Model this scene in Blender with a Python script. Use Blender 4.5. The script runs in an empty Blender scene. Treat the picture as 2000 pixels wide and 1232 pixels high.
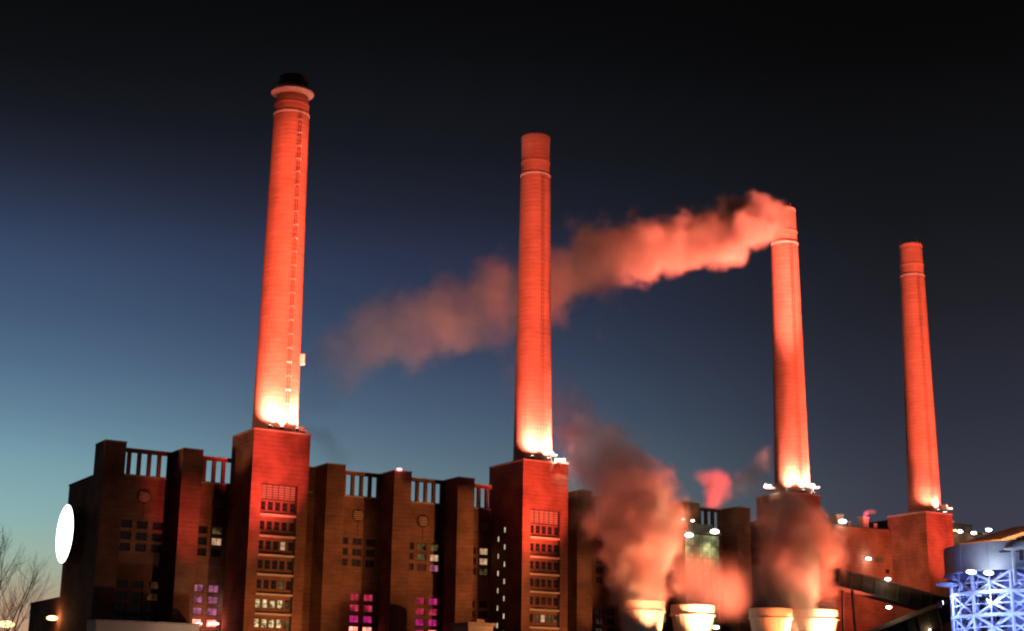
import bpy, math, random
from mathutils import Vector, Matrix
random.seed(7)
R = math.radians
scene = bpy.context.scene
COL = scene.collection
GZ = -1.7                       # ground level; the eye stands at z = 0

# ------------------------------------------------------------------ camera
YAW, PITCH, ROLL, FPX = 0.54859885, 0.25630422, 0.0142362, 3011.005
fwd = Vector((math.sin(YAW)*math.cos(PITCH), math.cos(YAW)*math.cos(PITCH), math.sin(PITCH)))
rt0 = Vector((math.cos(YAW), -math.sin(YAW), 0)); up0 = rt0.cross(fwd)
rt = math.cos(ROLL)*rt0 + math.sin(ROLL)*up0
up = -math.sin(ROLL)*rt0 + math.cos(ROLL)*up0
cd = bpy.data.cameras.new('camera'); cam = bpy.data.objects.new('camera', cd); COL.objects.link(cam)
cam.matrix_world = Matrix(((rt.x, up.x, -fwd.x, 0), (rt.y, up.y, -fwd.y, 0), (rt.z, up.z, -fwd.z, 0), (0, 0, 0, 1)))
cd.sensor_width = 36; cd.lens = FPX/2000*36; cd.clip_start = 1; cd.clip_end = 20000
scene.camera = cam
def ray(px, py): return rt*((px-1000)/FPX) - up*((py-616)/FPX) + fwd
def atY(px, py, y): d = ray(px, py); return d*(y/d.y)      # a point of the photograph on the wall plane Y = y
def atX(px, py, x): d = ray(px, py); return d*(x/d.x)

# ------------------------------------------------------------------ sky, exposure
def lin(c): return tuple(((v/255)/12.92 if v/255 <= .04045 else ((v/255+.055)/1.055)**2.4) for v in c)
world = bpy.data.worlds.new('World'); scene.world = world; world.use_nodes = True
wn, wl = world.node_tree.nodes, world.node_tree.links; wn.clear()
def wmath(op, a, b=None, clamp=False):
    n = wn.new('ShaderNodeMath'); n.operation = op; n.use_clamp = clamp
    for i, v in enumerate((a, b)):
        if v is None: continue
        if isinstance(v, (int, float)): n.inputs[i].default_value = v
        else: wl.new(v, n.inputs[i])
    return n.outputs[0]
tc = wn.new('ShaderNodeTexCoord'); sp = wn.new('ShaderNodeSeparateXYZ'); wl.new(tc.outputs['Generated'], sp.inputs[0])
elev = wmath('MULTIPLY', wmath('ARCSINE', sp.outputs['Z']), 180/math.pi)
GLOW = R(-20)                    # the afterglow lies low in the north-west, left of the plant
hl = wmath('MAXIMUM', wmath('SQRT', wmath('ADD', wmath('MULTIPLY', sp.outputs['X'], sp.outputs['X']), wmath('MULTIPLY', sp.outputs['Y'], sp.outputs['Y']))), 1e-4)
dt = wmath('DIVIDE', wmath('ADD', wmath('MULTIPLY', sp.outputs['X'], math.sin(GLOW)), wmath('MULTIPLY', sp.outputs['Y'], math.cos(GLOW))), hl)
az = wmath('MULTIPLY', wmath('ARCCOSINE', wmath('MINIMUM', wmath('MAXIMUM', dt, -1), 1)), 180/math.pi)
SKY = [[(0, (215, 140, 95)), (3.6, (190, 156, 128)), (4.5, (172, 172, 146)), (5.4, (158, 182, 164)), (6.8, (140, 178, 178)), (8.6, (122, 162, 174)), (10.4, (100, 133, 155)), (12.2, (82, 109, 137)), (14, (67, 90, 119)),
        (15.8, (58, 76, 106)), (17.6, (46, 56, 80)), (19.4, (34, 39, 54)), (21, (24, 26, 34)), (22.9, (16, 17, 20)), (25, (11, 12, 14)), (40, (8, 8, 10))],
       [(0, (170, 110, 85)), (3, (150, 135, 125)), (6, (125, 150, 150)), (9.6, (88, 112, 130)), (11.1, (74, 94, 118)), (13, (60, 75, 101)), (14.8, (50, 61, 87)), (16.8, (43, 50, 74)), (18.5, (33, 37, 52)), (20.6, (24, 26, 34)), (24.3, (13, 14, 16)), (26, (9, 9, 11)), (40, (8, 8, 9))],
       [(0, (75, 62, 62)), (4, (68, 67, 78)), (8.2, (58, 59, 73)), (10.9, (45, 47, 60)), (14.6, (32, 33, 40)), (18.2, (21, 22, 26)), (23.6, (9, 9, 10)), (25, (7, 7, 8)), (40, (7, 7, 8))]]
tt = wmath('DIVIDE', wmath('MAXIMUM', elev, 0), 40, True)
cols = []
for stops in SKY:                # the dusk gradient towards the glow, across it and away from it
    ramp = wn.new('ShaderNodeValToRGB'); wl.new(tt, ramp.inputs[0]); el = ramp.color_ramp.elements
    while len(el) < len(stops): el.new(.5)
    for e_, (p_, c_) in zip(el, stops): e_.position = p_/40
    for e_, (p_, c_) in zip(el, stops): e_.color = (*lin(c_), 1)
    cols.append(ramp.outputs[0])
def wmix(f, a_, b_):
    m = wn.new('ShaderNodeMixRGB'); wl.new(f, m.inputs[0]); wl.new(a_, m.inputs[1]); wl.new(b_, m.inputs[2]); return m.outputs[0]
def wrange(x, a_, b_):
    f = wmath('DIVIDE', wmath('SUBTRACT', x, a_), b_-a_, True)
    return wmath('MULTIPLY', wmath('MULTIPLY', f, f), wmath('SUBTRACT', 3, wmath('MULTIPLY', f, 2)))
skyc = wmix(wrange(az, 45, 67), wmix(wrange(az, 30, 50), cols[0], cols[1]), cols[2])
bg = wn.new('ShaderNodeBackground'); wl.new(skyc, bg.inputs[0]); bg.inputs[1].default_value = 1
wo = wn.new('ShaderNodeOutputWorld'); wl.new(bg.outputs[0], wo.inputs[0])
vs = scene.view_settings; vs.view_transform = 'Standard'; vs.look = 'None'; vs.exposure = 0; vs.gamma = 1; vs.use_curve_mapping = False
scene.render.engine = 'CYCLES'
cy = scene.cycles
cy.max_bounces = 5; cy.diffuse_bounces = 2; cy.glossy_bounces = 2; cy.transmission_bounces = 2; cy.volume_bounces = 1; cy.transparent_max_bounces = 6
cy.volume_step_rate = 2.0; cy.filter_width = 2.1; cy.sample_clamp_indirect = 4

# ------------------------------------------------------------------ materials
MATS = {}
def nodes_of(name):
    m = bpy.data.materials.new(name); m.use_nodes = True; MATS[name] = m
    return m, m.node_tree.nodes, m.node_tree.links, m.node_tree.nodes['Principled BSDF']
def surf(name, c1, c2, scale=(1, 1, 1), detail=6, rough=.85, metal=0, bump=0., contrast=(.3, .7), spec=.2):
    m, n, l, b = nodes_of(name)
    t = n.new('ShaderNodeTexCoord'); mp = n.new('ShaderNodeMapping'); mp.inputs['Scale'].default_value = scale
    l.new(t.outputs['Object'], mp.inputs[0])
    nz = n.new('ShaderNodeTexNoise'); nz.inputs['Scale'].default_value = 1; nz.inputs['Detail'].default_value = detail; nz.inputs['Roughness'].default_value = .65
    l.new(mp.outputs[0], nz.inputs[0])
    r = n.new('ShaderNodeValToRGB'); r.color_ramp.elements[0].position, r.color_ramp.elements[1].position = contrast
    r.color_ramp.elements[0].color = (*c1, 1); r.color_ramp.elements[1].color = (*c2, 1)
    l.new(nz.outputs[0], r.inputs[0]); l.new(r.outputs[0], b.inputs['Base Color'])
    b.inputs['Roughness'].default_value = rough; b.inputs['Metallic'].default_value = metal; b.inputs['Specular IOR Level'].default_value = spec
    if bump:
        bp = n.new('ShaderNodeBump'); bp.inputs['Strength'].default_value = bump; bp.inputs['Distance'].default_value = .1
        l.new(nz.outputs[0], bp.inputs['Height']); l.new(bp.outputs[0], b.inputs['Normal'])
    return m
def brickwork(name, a, b_, mortar, blotch=.35, course=.75):
    """brick courses with soot blotches; courses of object space Z"""
    m, n, l, b = nodes_of(name)
    t = n.new('ShaderNodeTexCoord')
    mp = n.new('ShaderNodeMapping'); mp.inputs['Scale'].default_value = (.25, .25, 2.6); l.new(t.outputs['Object'], mp.inputs[0])
    nz = n.new('ShaderNodeTexNoise'); nz.inputs['Scale'].default_value = 1; nz.inputs['Detail'].default_value = 5; nz.inputs['Roughness'].default_value = .7; l.new(mp.outputs[0], nz.inputs[0])
    r = n.new('ShaderNodeValToRGB'); r.color_ramp.elements[0].position = .32; r.color_ramp.elements[1].position = .68
    r.color_ramp.elements[0].color = (*a, 1); r.color_ramp.elements[1].color = (*b_, 1); l.new(nz.outputs[0], r.inputs[0])
    wv = n.new('ShaderNodeTexWave'); wv.bands_direction = 'Z'; wv.inputs['Scale'].default_value = course; wv.inputs['Distortion'].default_value = .6; wv.inputs['Detail'].default_value = 2; l.new(t.outputs['Object'], wv.inputs[0])
    mx = n.new('ShaderNodeMixRGB'); mx.inputs[2].default_value = (*mortar, 1); l.new(r.outputs[0], mx.inputs[1])
    pw = n.new('ShaderNodeMath'); pw.operation = 'POWER'; pw.inputs[1].default_value = 6; l.new(wv.outputs['Fac'], pw.inputs[0])
    pm = n.new('ShaderNodeMath'); pm.operation = 'MULTIPLY'; pm.inputs[1].default_value = .3; l.new(pw.outputs[0], pm.inputs[0]); l.new(pm.outputs[0], mx.inputs[0])
    n2 = n.new('ShaderNodeTexNoise'); n2.inputs['Scale'].default_value = .16; n2.inputs['Detail'].default_value = 6; n2.inputs['Roughness'].default_value = .6; l.new(t.outputs['Object'], n2.inputs[0])
    r2 = n.new('ShaderNodeValToRGB'); r2.color_ramp.elements[0].position = .35; r2.color_ramp.elements[1].position = .6
    r2.color_ramp.elements[0].color = (1-blotch,)*3+(1,); r2.color_ramp.elements[1].color = (1, 1, 1, 1); l.new(n2.outputs[0], r2.inputs[0])
    mu = n.new('ShaderNodeMixRGB'); mu.blend_type = 'MULTIPLY'; mu.inputs[0].default_value = 1; l.new(mx.outputs[0], mu.inputs[1]); l.new(r2.outputs[0], mu.inputs[2])
    l.new(mu.outputs[0], b.inputs['Base Color']); b.inputs['Roughness'].default_value = .9; b.inputs['Specular IOR Level'].default_value = .15
    bp = n.new('ShaderNodeBump'); bp.inputs['Strength'].default_value = .25; bp.inputs['Distance'].default_value = .06
    l.new(nz.outputs[0], bp.inputs['Height']); l.new(bp.outputs[0], b.inputs['Normal'])
    return m
def glow(name, c, s, var=0., scale=.9):
    """something that gives off light; var lets the lit room behind a pane look uneven"""
    m, n, l, b = nodes_of(name); n.remove(b); o = [x for x in n if x.type == 'OUTPUT_MATERIAL'][0]
    e = n.new('ShaderNodeEmission'); e.inputs[0].default_value = (*c, 1); e.inputs[1].default_value = s; l.new(e.outputs[0], o.inputs[0])
    if var:
        t = n.new('ShaderNodeNewGeometry'); nz = n.new('ShaderNodeTexNoise'); nz.inputs['Scale'].default_value = scale; nz.inputs['Detail'].default_value = 3; l.new(t.outputs['Position'], nz.inputs[0])
        mr = n.new('ShaderNodeMapRange'); mr.inputs[1].default_value = .35; mr.inputs[2].default_value = .68; mr.inputs[3].default_value = s*(1-var); mr.inputs[4].default_value = s*(1+var); l.new(nz.outputs[0], mr.inputs[0]); l.new(mr.outputs[0], e.inputs[1])
    return m
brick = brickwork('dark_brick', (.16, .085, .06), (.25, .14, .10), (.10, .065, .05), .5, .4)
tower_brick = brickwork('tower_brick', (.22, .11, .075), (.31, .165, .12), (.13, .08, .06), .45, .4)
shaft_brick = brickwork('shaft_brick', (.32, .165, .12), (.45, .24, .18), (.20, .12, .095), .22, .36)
concrete = surf('concrete', (.30, .28, .25), (.44, .41, .37), (.5, .5, .5))
pale_render = surf('pale_render', (.50, .46, .40), (.62, .58, .52), (.3, .3, .3))
roofing = surf('roofing', (.05, .05, .05), (.09, .085, .08), (.4, .4, .4))
steel = surf('dark_steel', (.05, .05, .055), (.09, .09, .095), (2, 2, 2), rough=.55, metal=.4)
cladding = surf('dark_cladding', (.03, .024, .021), (.05, .04, .035), (.6, .6, .6), rough=.7)
white_steel = surf('white_steel', (.55, .56, .58), (.75, .76, .78), (1.2, 1.2, 1.2), rough=.5)
drum_grey = surf('drum_grey', (.34, .35, .38), (.46, .47, .50), (.25, .25, .5), rough=.95, spec=.05)
core_grey = surf('core_grey', (.10, .10, .12), (.20, .20, .22), (.5, .5, .5), rough=.9)
cup_white = surf('cup_plastic', (.58, .53, .44), (.72, .66, .56), (.7, .7, .25), rough=.6)
soot = surf('sooty_iron', (.02, .018, .017), (.045, .04, .038), (1, 1, 1), rough=.8)
bark = surf('bark', (.07, .055, .045), (.13, .105, .09), (3, 3, 1))
asphalt = surf('asphalt', (.04, .04, .042), (.065, .063, .06), (.2, .2, .2), bump=.2)
vent_paint = surf('vent_paint', (.38, .28, .17), (.50, .37, .24), (1, 1, 1))
dark_glass, _n, _l, _b = nodes_of('dark_glass'); _b.inputs['Base Color'].default_value = (.02, .022, .026, 1); _b.inputs['Roughness'].default_value = .18; _b.inputs['Specular IOR Level'].default_value = .5
frame_paint = surf('frame_paint', (.06, .04, .035), (.10, .07, .06), (1, 1, 1))
lamp_white = glow('lamp_white', (1, .93, .78), 14)
lamp_cool = glow('lamp_cool', (.85, .95, 1), 14)
lamp_orange = glow('lamp_orange', (1, .42, .14), 9)
lamp_red = glow('lamp_red', (1, .28, .25), 6)
sign_white = glow('sign_white', (.97, .99, 1), 5)
win_yellow = glow('win_yellow', (1, .74, .36), .62, 1.0, 1.6)
win_cream = glow('win_cream', (1, .60, .32), .5, .4, 1)
win_dim = glow('win_dim', (.8, .55, .2), .085, .9, .8)
win_lilac = glow('win_lilac', (.7, .2, .36), .45, .6, .8)
win_pink = glow('win_pink', (.85, .05, .12), .4, .7, .8)
win_magenta = glow('win_magenta', (.85, .03, .28), .6, .6, .8)
win_hot = glow('win_hot', (1, .22, .16), 2.6, .5)
win_faint = glow('win_faint', (.6, .22, .1), .06, .9, .8)
win_stair = glow('win_stair', (1, .82, .5), .62, .4, 1)

# ------------------------------------------------------------------ mesh helpers
class MB:
    def __init__(s): s.v = []; s.f = []; s.smooth = False
    def quad(s, a, b, c, d): i = len(s.v); s.v += [tuple(a), tuple(b), tuple(c), tuple(d)]; s.f.append((i, i+1, i+2, i+3)); return s
    def box(s, x0, x1, y0, y1, z0, z1):
        i = len(s.v)
        s.v += [(x, y, z) for z in (z0, z1) for y in (y0, y1) for x in (x0, x1)]
        s.f += [(i+a, i+b, i+c, i+d) for a, b, c, d in ((0, 2, 3, 1), (4, 5, 7, 6), (0, 1, 5, 4), (2, 6, 7, 3), (0, 4, 6, 2), (1, 3, 7, 5))]
        return s
    def bar(s, a, b, w, h=None, r2=None, seg=4, up=(0, 0, 1)):
        """straight bar a-b: rectangular (w x h) for seg 4, else round of radius w tapering to r2"""
        a, b = Vector(a), Vector(b); d = (b-a).normalized(); u = Vector(up)
        if abs(d.dot(u)) > .98: u = Vector((1, 0, 0))
        x = d.cross(u).normalized(); y = x.cross(d).normalized(); i = len(s.v)
        if seg == 4:
            h = h or w
            offs = [x*(sx*w/2)+y*(sy*h/2) for sx, sy in ((-1, -1), (1, -1), (1, 1), (-1, 1))]; offs2 = offs
        else:
            r2 = w if r2 is None else r2
            ring = [x*math.cos(2*math.pi*k/seg)+y*math.sin(2*math.pi*k/seg) for k in range(seg)]
            offs = [o*w for o in ring]; offs2 = [o*r2 for o in ring]
        s.v += [tuple(a+o) for o in offs]+[tuple(b+o) for o in offs2]
        s.f += [(i+k, i+(k+1) % seg, i+seg+(k+1) % seg, i+seg+k) for k in range(seg)]
        s.f += [tuple(i+k for k in reversed(range(seg))), tuple(i+seg+k for k in range(seg))]
        return s
    def lathe(s, prof, seg=48, c=(0, 0), a0=0, a1=2*math.pi, axis='z'):
        i = len(s.v); full = abs(a1-a0-2*math.pi) < 1e-6; n = seg if full else seg+1
        for r, z in prof:
            for k in range(n):
                a = a0+(a1-a0)*k/seg; p = (c[0]+r*math.cos(a), c[1]+r*math.sin(a), z)
                s.v.append(p if axis == 'z' else ((z, p[0], p[1]) if axis == 'x' else (p[0], z, p[1])))
        for j in range(len(prof)-1):
            for k in range(seg):
                k2 = (k+1) % n
                s.f.append((i+j*n+k, i+j*n+k2, i+(j+1)*n+k2, i+(j+1)*n+k))
        s.smooth = True
        return s
    def wall(s, x0, x1, z0, z1, y, th, holes):
        """wall in the XZ plane facing -Y, of thickness th, with real rectangular openings (hx0,hx1,hz0,hz1)"""
        xs = sorted({x0, x1, *[h[0] for h in holes], *[h[1] for h in holes]}); zs = sorted({z0, z1, *[h[2] for h in holes], *[h[3] for h in holes]})
        xs = [x for x in xs if x0-1e-6 <= x <= x1+1e-6]; zs = [z for z in zs if z0-1e-6 <= z <= z1+1e-6]
        for a, b in zip(xs, xs[1:]):
            for c, d in zip(zs, zs[1:]):
                mx, mz = (a+b)/2, (c+d)/2
                if any(h[0] < mx < h[1] and h[2] < mz < h[3] for h in holes): continue
                s.quad((a, y, c), (b, y, c), (b, y, d), (a, y, d)); s.quad((b, y+th, c), (a, y+th, c), (a, y+th, d), (b, y+th, d))
        for a, b, c, d in holes+[(x0, x1, z0, z1)]:
            s.quad((a, y, c), (a, y+th, c), (b, y+th, c), (b, y, c)); s.quad((a, y, d), (b, y, d), (b, y+th, d), (a, y+th, d))
            s.quad((a, y, c), (a, y, d), (a, y+th, d), (a, y+th, c)); s.quad((b, y, c), (b, y+th, c), (b, y+th, d), (b, y, d))
        return s
    def mesh(s, name):
        me = bpy.data.meshes.new(name); me.from_pydata(s.v, [], s.f)
        if s.smooth:
            me.polygons.foreach_set('use_smooth', [True]*len(me.polygons)); me.update()
            try: me.set_sharp_from_angle(angle=R(35))
            except Exception: pass
        me.update(); return me
    def build(s, name, mat, parent=None, loc=(0, 0, 0), **props):
        me = s.mesh(name); me.materials.append(mat)
        o = bpy.data.objects.new(name, me); COL.objects.link(o); o.location = loc
        if parent: o.parent = parent
        for k, v in props.items(): o[k] = v
        return o
def inst(name, me, parent, loc, rot=None):
    o = bpy.data.objects.new(name, me); COL.objects.link(o); o.parent = parent; o.location = loc
    if rot: o.rotation_euler = rot
    return o
def thing(name, label, cat, loc=(0, 0, 0), group=None, rz=0):
    o = bpy.data.objects.new(name, None); COL.objects.link(o); o.location = loc; o.rotation_euler = (0, 0, rz)
    o['label'] = label; o['category'] = cat
    if group: o['group'] = group
    return o
def retag(o, label=None, group=None):
    if label: o['label'] = label
    if group: o['group'] = group
    return o
def copy_tree(o, parent=None):
    c = o.copy(); COL.objects.link(c)
    if parent: c.parent = parent
    for ch in o.children: copy_tree(ch, c)
    return c
def aim(loc, tgt): return (Vector(tgt)-Vector(loc)).to_track_quat('-Z', 'Y').to_euler()
def spot(loc, tgt, power, color, size=30, blend=.5, r=.3, parent=None, slim=1):
    d = bpy.data.lights.new('flood_or_fill_beam', 'SPOT'); d.energy = power; d.color = color; d.spot_size = R(size); d.spot_blend = blend; d.shadow_soft_size = r
    o = bpy.data.objects.new('flood_or_fill_beam', d); COL.objects.link(o)
    if parent is None: o.location = loc; o.rotation_euler = aim(loc, tgt)
    else: o.parent = parent; o.location = Vector(loc)-parent.location; o.rotation_euler = aim(loc, tgt)
    o.scale.x = slim              # slim: squeezes the beam sideways to keep it off the smoke
    return o
def point(loc, power, color, r=.4, parent=None):
    d = bpy.data.lights.new('lamp_light', 'POINT'); d.energy = power; d.color = color; d.shadow_soft_size = r
    o = bpy.data.objects.new('lamp_light', d); COL.objects.link(o); o.location = loc if parent is None else Vector(loc)-parent.location
    if parent: o.parent = parent
    return o

# ------------------------------------------------------------------ ground
g = MB(); g.quad((-4000, -2000, 0), (6000, -2000, 0), (6000, 8000, 0), (-4000, 8000, 0))
g.build('ground', asphalt, None, (0, 0, GZ), kind='structure')

# ------------------------------------------------------------------ boiler house: pilasters, bays, end wall
PY, BY, PITCHX, P0 = 251.5, 256.5, 13.5, 76.65
XL = P0-1.8
house = thing('boiler_house', 'long dark brick power station hall with tall pilasters and slotted openings under its roofline', 'power station', (XL, PY, GZ))
O = Vector((XL, PY, GZ))
def hb(mb, name, mat, parent=None, **p):                          # a part given in world coordinates
    mb.v = [tuple(Vector(v)-O) for v in mb.v]
    return mb.build(name, mat, parent or house, **p)
XR = P0+PITCHX*10+4
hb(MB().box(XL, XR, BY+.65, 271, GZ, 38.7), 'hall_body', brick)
hb(MB().box(XL-.12, XR, BY+.62, 271.15, 38.7, 38.95), 'roof', roofing)
for k in range(11):
    if k in (2, 6): continue
    cx = P0+PITCHX*k
    p = hb(MB().box(cx-1.8, cx+1.8, PY, BY+.6, GZ, 44.0), 'pilaster', brick)
    hb(MB().box(cx-1.86, cx+1.86, PY-.06, BY+.66, 44.0, 44.22), 'coping', concrete, p)
    # recessed movement joint and downpipe beside it
    hb(MB().bar((cx+1.93, BY-.14, GZ), (cx+1.93, BY-.14, 39.2), .12, seg=8), 'downpipe', steel, p)
WIN_W, WIN_H = 1.9, 1.35
fm = MB()
fm.box(-WIN_W/2, -WIN_W/2+.1, 0, .12, -WIN_H/2, WIN_H/2).box(WIN_W/2-.1, WIN_W/2, 0, .12, -WIN_H/2, WIN_H/2)
fm.box(-WIN_W/2+.1, WIN_W/2-.1, 0, .12, WIN_H/2-.1, WIN_H/2).box(-WIN_W/2+.1, WIN_W/2-.1, 0, .12, -WIN_H/2, -WIN_H/2+.1)
fm.box(-.04, .04, .01, .11, -WIN_H/2+.1, WIN_H/2-.1)
win_mesh = fm.mesh('window'); win_mesh.materials.append(frame_paint)
panes = {}
def pane_mesh(w, h, mat):
    k = (w, h, mat.name)
    if k not in panes:
        me = MB().box(-w/2, w/2, 0, .03, -h/2, h/2).mesh('pane'); me.materials.append(mat); panes[k] = me
    return panes[k]
UP_Z = (31.2, 29.28, 27.36); LOW_Z = (21.2, 19.27, 17.3, 15.35, 13.4, 11.4)
LIT = {1: {(1, 0): win_dim, (1, 1): win_cream,
           **{(c, 3): win_lilac for c in (0, 1)}, **{(c, 4): win_lilac for c in (0, 1)}, **{(c, 5): win_lilac for c in (0, 1)}, **{(c, 6): win_hot for c in (0, 1)}},
       0: {(2, 3): win_faint, (2, 4): win_faint},
       3: {(1, 3): win_pink, (2, 3): win_pink, (1, 4): win_pink, (2, 4): win_pink, (1, 5): win_magenta, (2, 5): win_magenta, (1, 6): win_hot, (2, 6): win_hot},
       4: {(1, 0): win_dim, (2, 0): win_dim, (1, 1): win_dim, (2, 1): win_cream, (2, 2): win_lilac,
           (1, 3): win_pink, (2, 3): win_magenta, (1, 4): win_pink, (2, 4): win_pink, (1, 5): win_magenta, (2, 5): win_magenta, (1, 6): win_magenta, (2, 6): win_hot},
       5: {(1, 0): win_cream, (1, 1): win_cream, (1, 2): win_dim}}
ring_me = MB().lathe([(1.28, -.12), (1.28, 0), (1.05, 0), (1.05, -.2), (1.28, -.2), (1.28, -.12)], 32, axis='y').mesh('round_vent'); ring_me.materials.append(frame_paint)
blade_me = MB().box(-1.0, 1.0, -.14, -.08, -.07, .07).mesh('blade'); blade_me.materials.append(vent_paint)
disc_me = MB().lathe([(0.01, -.04), (1.06, -.04)], 32, axis='y').mesh('backing'); disc_me.materials.append(dark_glass)
for k in range(10):
    xa, xb = P0+PITCHX*k+1.8, P0+PITCHX*(k+1)-1.8
    c = (xa+xb)/2+.35
    holes = []
    slots = [] if k in (2, 6) else [((xa+xb)/2-.05+1.77*(j-2)-.58, (xa+xb)/2-.05+1.77*(j-2)+.58, 39.6, 43.35) for j in range(5)]
    shown = k in (0, 1, 3, 4, 5, 7)
    rows = list(UP_Z)+list(LOW_Z)
    if shown:
        for q, dx in enumerate((-2.75, 0, 2.75)):
            for j, z in enumerate(rows):
                if k in (3, 4) and q == 0 and j > 2: continue
                holes.append((c+dx-WIN_W/2, c+dx+WIN_W/2, z-WIN_H/2, z+WIN_H/2))
    w = hb(MB().wall(xa, xb, GZ, 43.9, BY, .6, slots+holes), 'bay_wall', brick)
    hb(MB().box(xa, xb, BY-.07, BY+.67, 43.9, 44.05), 'coping', concrete, w)
    hb(MB().box(xa+.4, xb-.4, BY-.12, BY+.0, 39.3, 39.5), 'sill_band', concrete, w)
    if not shown: continue
    for q, dx in enumerate((-2.75, 0, 2.75)):
        for j, z in enumerate(rows):
            if k in (3, 4) and q == 0 and j > 2: continue
            o = inst('window', win_mesh, house, Vector((c+dx, BY+.2, z))-O)
            m = LIT.get(k, {}).get((q, j), dark_glass)
            inst('pane', pane_mesh(WIN_W-.2, WIN_H-.2, m), o, (0, .07, 0))
    v = inst('round_vent', ring_me, house, Vector((c, BY-.01, 36.0))-O)
    inst('backing', disc_me, v, (0, 0, 0))
    for j in range(5): b = inst('blade', blade_me, v, (0, 0, -.7+.35*j), (R(25), 0, 0)); b.scale.x = math.sqrt(1-((-.7+.35*j)/1.05)**2)
    hb(MB().bar((c, BY-.08, 32.2), (c, BY-.08, 34.7), .1), 'conduit', steel)
# stepped low block behind the end wall
low = thing('low_end_block', 'low dark brick block joined to the far left end of the hall', 'building', (XL, 271.3, GZ))
MB().box(0, 30, 0, 18.5, 0, 19.3-GZ).build('wall', brick, low)
MB().box(-.1, 30, -.0, 18.6, 19.3-GZ, 19.5-GZ).build('roof', roofing, low)
MB().box(-.06, 0, 6, 9, 4, 7).build('window', dark_glass, low)

# ------------------------------------------------------------------ round sign on the end wall
sx, syc, szc = 73.0, 264.3, 29.6
sign = thing('round_sign', 'big glowing white round sign on the left end wall', 'sign', (sx, syc, szc))
dm = MB().lathe([(.01, -.18), (4.75, -.18), (4.95, -.1)], 72, axis='x'); dm.build('face', sign_white, sign)
MB().lathe([(4.95, -.1), (5.02, -.1), (5.02, .3), (.01, .3)], 72, axis='x').build('rim', steel, sign)
for yy, zz in ((-3, -3), (3, -3), (-3, 3), (3, 3)): MB().bar((.3, yy, zz), (XL-sx, yy, zz), .18).build('bracket', steel, sign)

# ------------------------------------------------------------------ chimney towers
LEDGE = [33.2, 29.6, 26.4, 23.14, 19.86, 16.62, 13.4, 10.1, 6.8]
ROWZ = [34.75, 31.42, 28.12, 24.85, 21.55, 18.35, 15.1, 11.8, 8.5]
COLX = (-2.75, -1.36, -.02, 1.33, 2.72)
fm2 = MB(); w2, h2 = 1.02, 1.5
fm2.box(-w2/2, -w2/2+.08, 0, .1, -h2/2, h2/2).box(w2/2-.08, w2/2, 0, .1, -h2/2, h2/2).box(-w2/2+.08, w2/2-.08, 0, .1, h2/2-.08, h2/2).box(-w2/2+.08, w2/2-.08, 0, .1, -h2/2, -h2/2+.08).box(-w2/2+.08, w2/2-.08, .01, .09, -.03, .03)
twin_mesh = fm2.mesh('window'); twin_mesh.materials.append(frame_paint)
def tower(label, xl, xr, yf, yb, top, lit={}, panelled=True, stair=False):
    cx = (xl+xr)/2; hw = (xr-xl)/2; dp = yb-yf; H = top-GZ
    t = thing('chimney_tower', label, 'tower', (cx, yf, GZ), 'brick towers carrying the chimneys')
    rec = (-3.32, 3.32, 3, 38.55-GZ)
    body = MB()
    if panelled:
        body.wall(-hw, hw, 0, H, 0, .55, [rec]); body.box(-hw, hw, .9, dp, 0, H)
        body.box(-hw, -hw+1, .55, .9, 0, H).box(hw-1, hw, .55, .9, 0, H)
        body.box(-hw+1, hw-1, .55, .9, rec[3]-.05, H)
    else: body.box(-hw, hw, 0, dp, 0, H)
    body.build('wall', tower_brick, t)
    MB().wall(-hw-.08, hw+.08, 0, .3, 0, .2, []).build('plinth', concrete, t, (0, -.12, 0))
    cp = MB(); cp.box(-hw-.08, hw+.08, -.08, .5, 0, .3).box(-hw-.08, hw+.08, dp-.5, dp+.08, 0, .3).box(-hw-.08, -hw+.5, .5, dp-.5, 0, .3).box(hw-.5, hw+.08, .5, dp-.5, 0, .3)
    cp.build('parapet', concrete, t, (0, 0, H))
    if panelled:
        hs = [(x-w2/2, x+w2/2, z-GZ-h2/2, z-GZ+h2/2) for z in ROWZ for x in COLX]
        MB().wall(-3.31, 3.31, 3.0, 35.75-GZ, .5, .3, hs).build('panel', tower_brick, t)
        for z in LEDGE: MB().box(-3.3, 3.3, .02, .497, z-GZ-.17, z-GZ+.17).build('ledge', pale_render, t)
        for j, z in enumerate(ROWZ):
            for i, x in enumerate(COLX):
                o = inst('window', twin_mesh, t, (x, .58, z-GZ)); inst('pane', pane_mesh(w2-.16, h2-.16, lit.get((j, i), dark_glass)), o, (0, .06, 0))
        lv = MB(); lv.box(-3.3, 3.3, .5, .6, 0, .12).box(-3.3, 3.3, .5, .6, 2.66, 2.78).box(-3.3, -3.18, .5, .6, .12, 2.66).box(3.18, 3.3, .5, .6, .12, 2.66)
        for i in range(1, 6): lv.box(-3.3+1.1*i-.05, -3.3+1.1*i+.05, .5, .6, .12, 2.66)
        lo = lv.build('louvre', frame_paint, t, (0, 0, 35.77-GZ))
        for j in range(6): inst('slat', slat_me, lo, (0, .68, .38+.4*j), (R(-30), 0, 0))
        MB().bar((3.15, .3, 8-GZ), (3.15, .3, 38-GZ), .12).build('downpipe', steel, t)
    if stair:
        for y, z in [(251.25, 34.94-3.22*i) for i in range(9)]+[(253.55, 33.4-3.24*i) for i in range(9)]:
            f = MB(); f.box(-.05, 0, -.3, .3, -.55, -.47).box(-.05, 0, -.3, .3, .47, .55).box(-.05, 0, -.3, -.23, -.47, .47).box(-.05, 0, .23, .3, -.47, .47)
            o = f.build('stair_window', frame_paint, t, (-hw, y-yf, z-GZ))
            MB().box(-.03, -.004, -.23, .23, -.47, .47).build('pane', win_stair, o)
    return t
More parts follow.
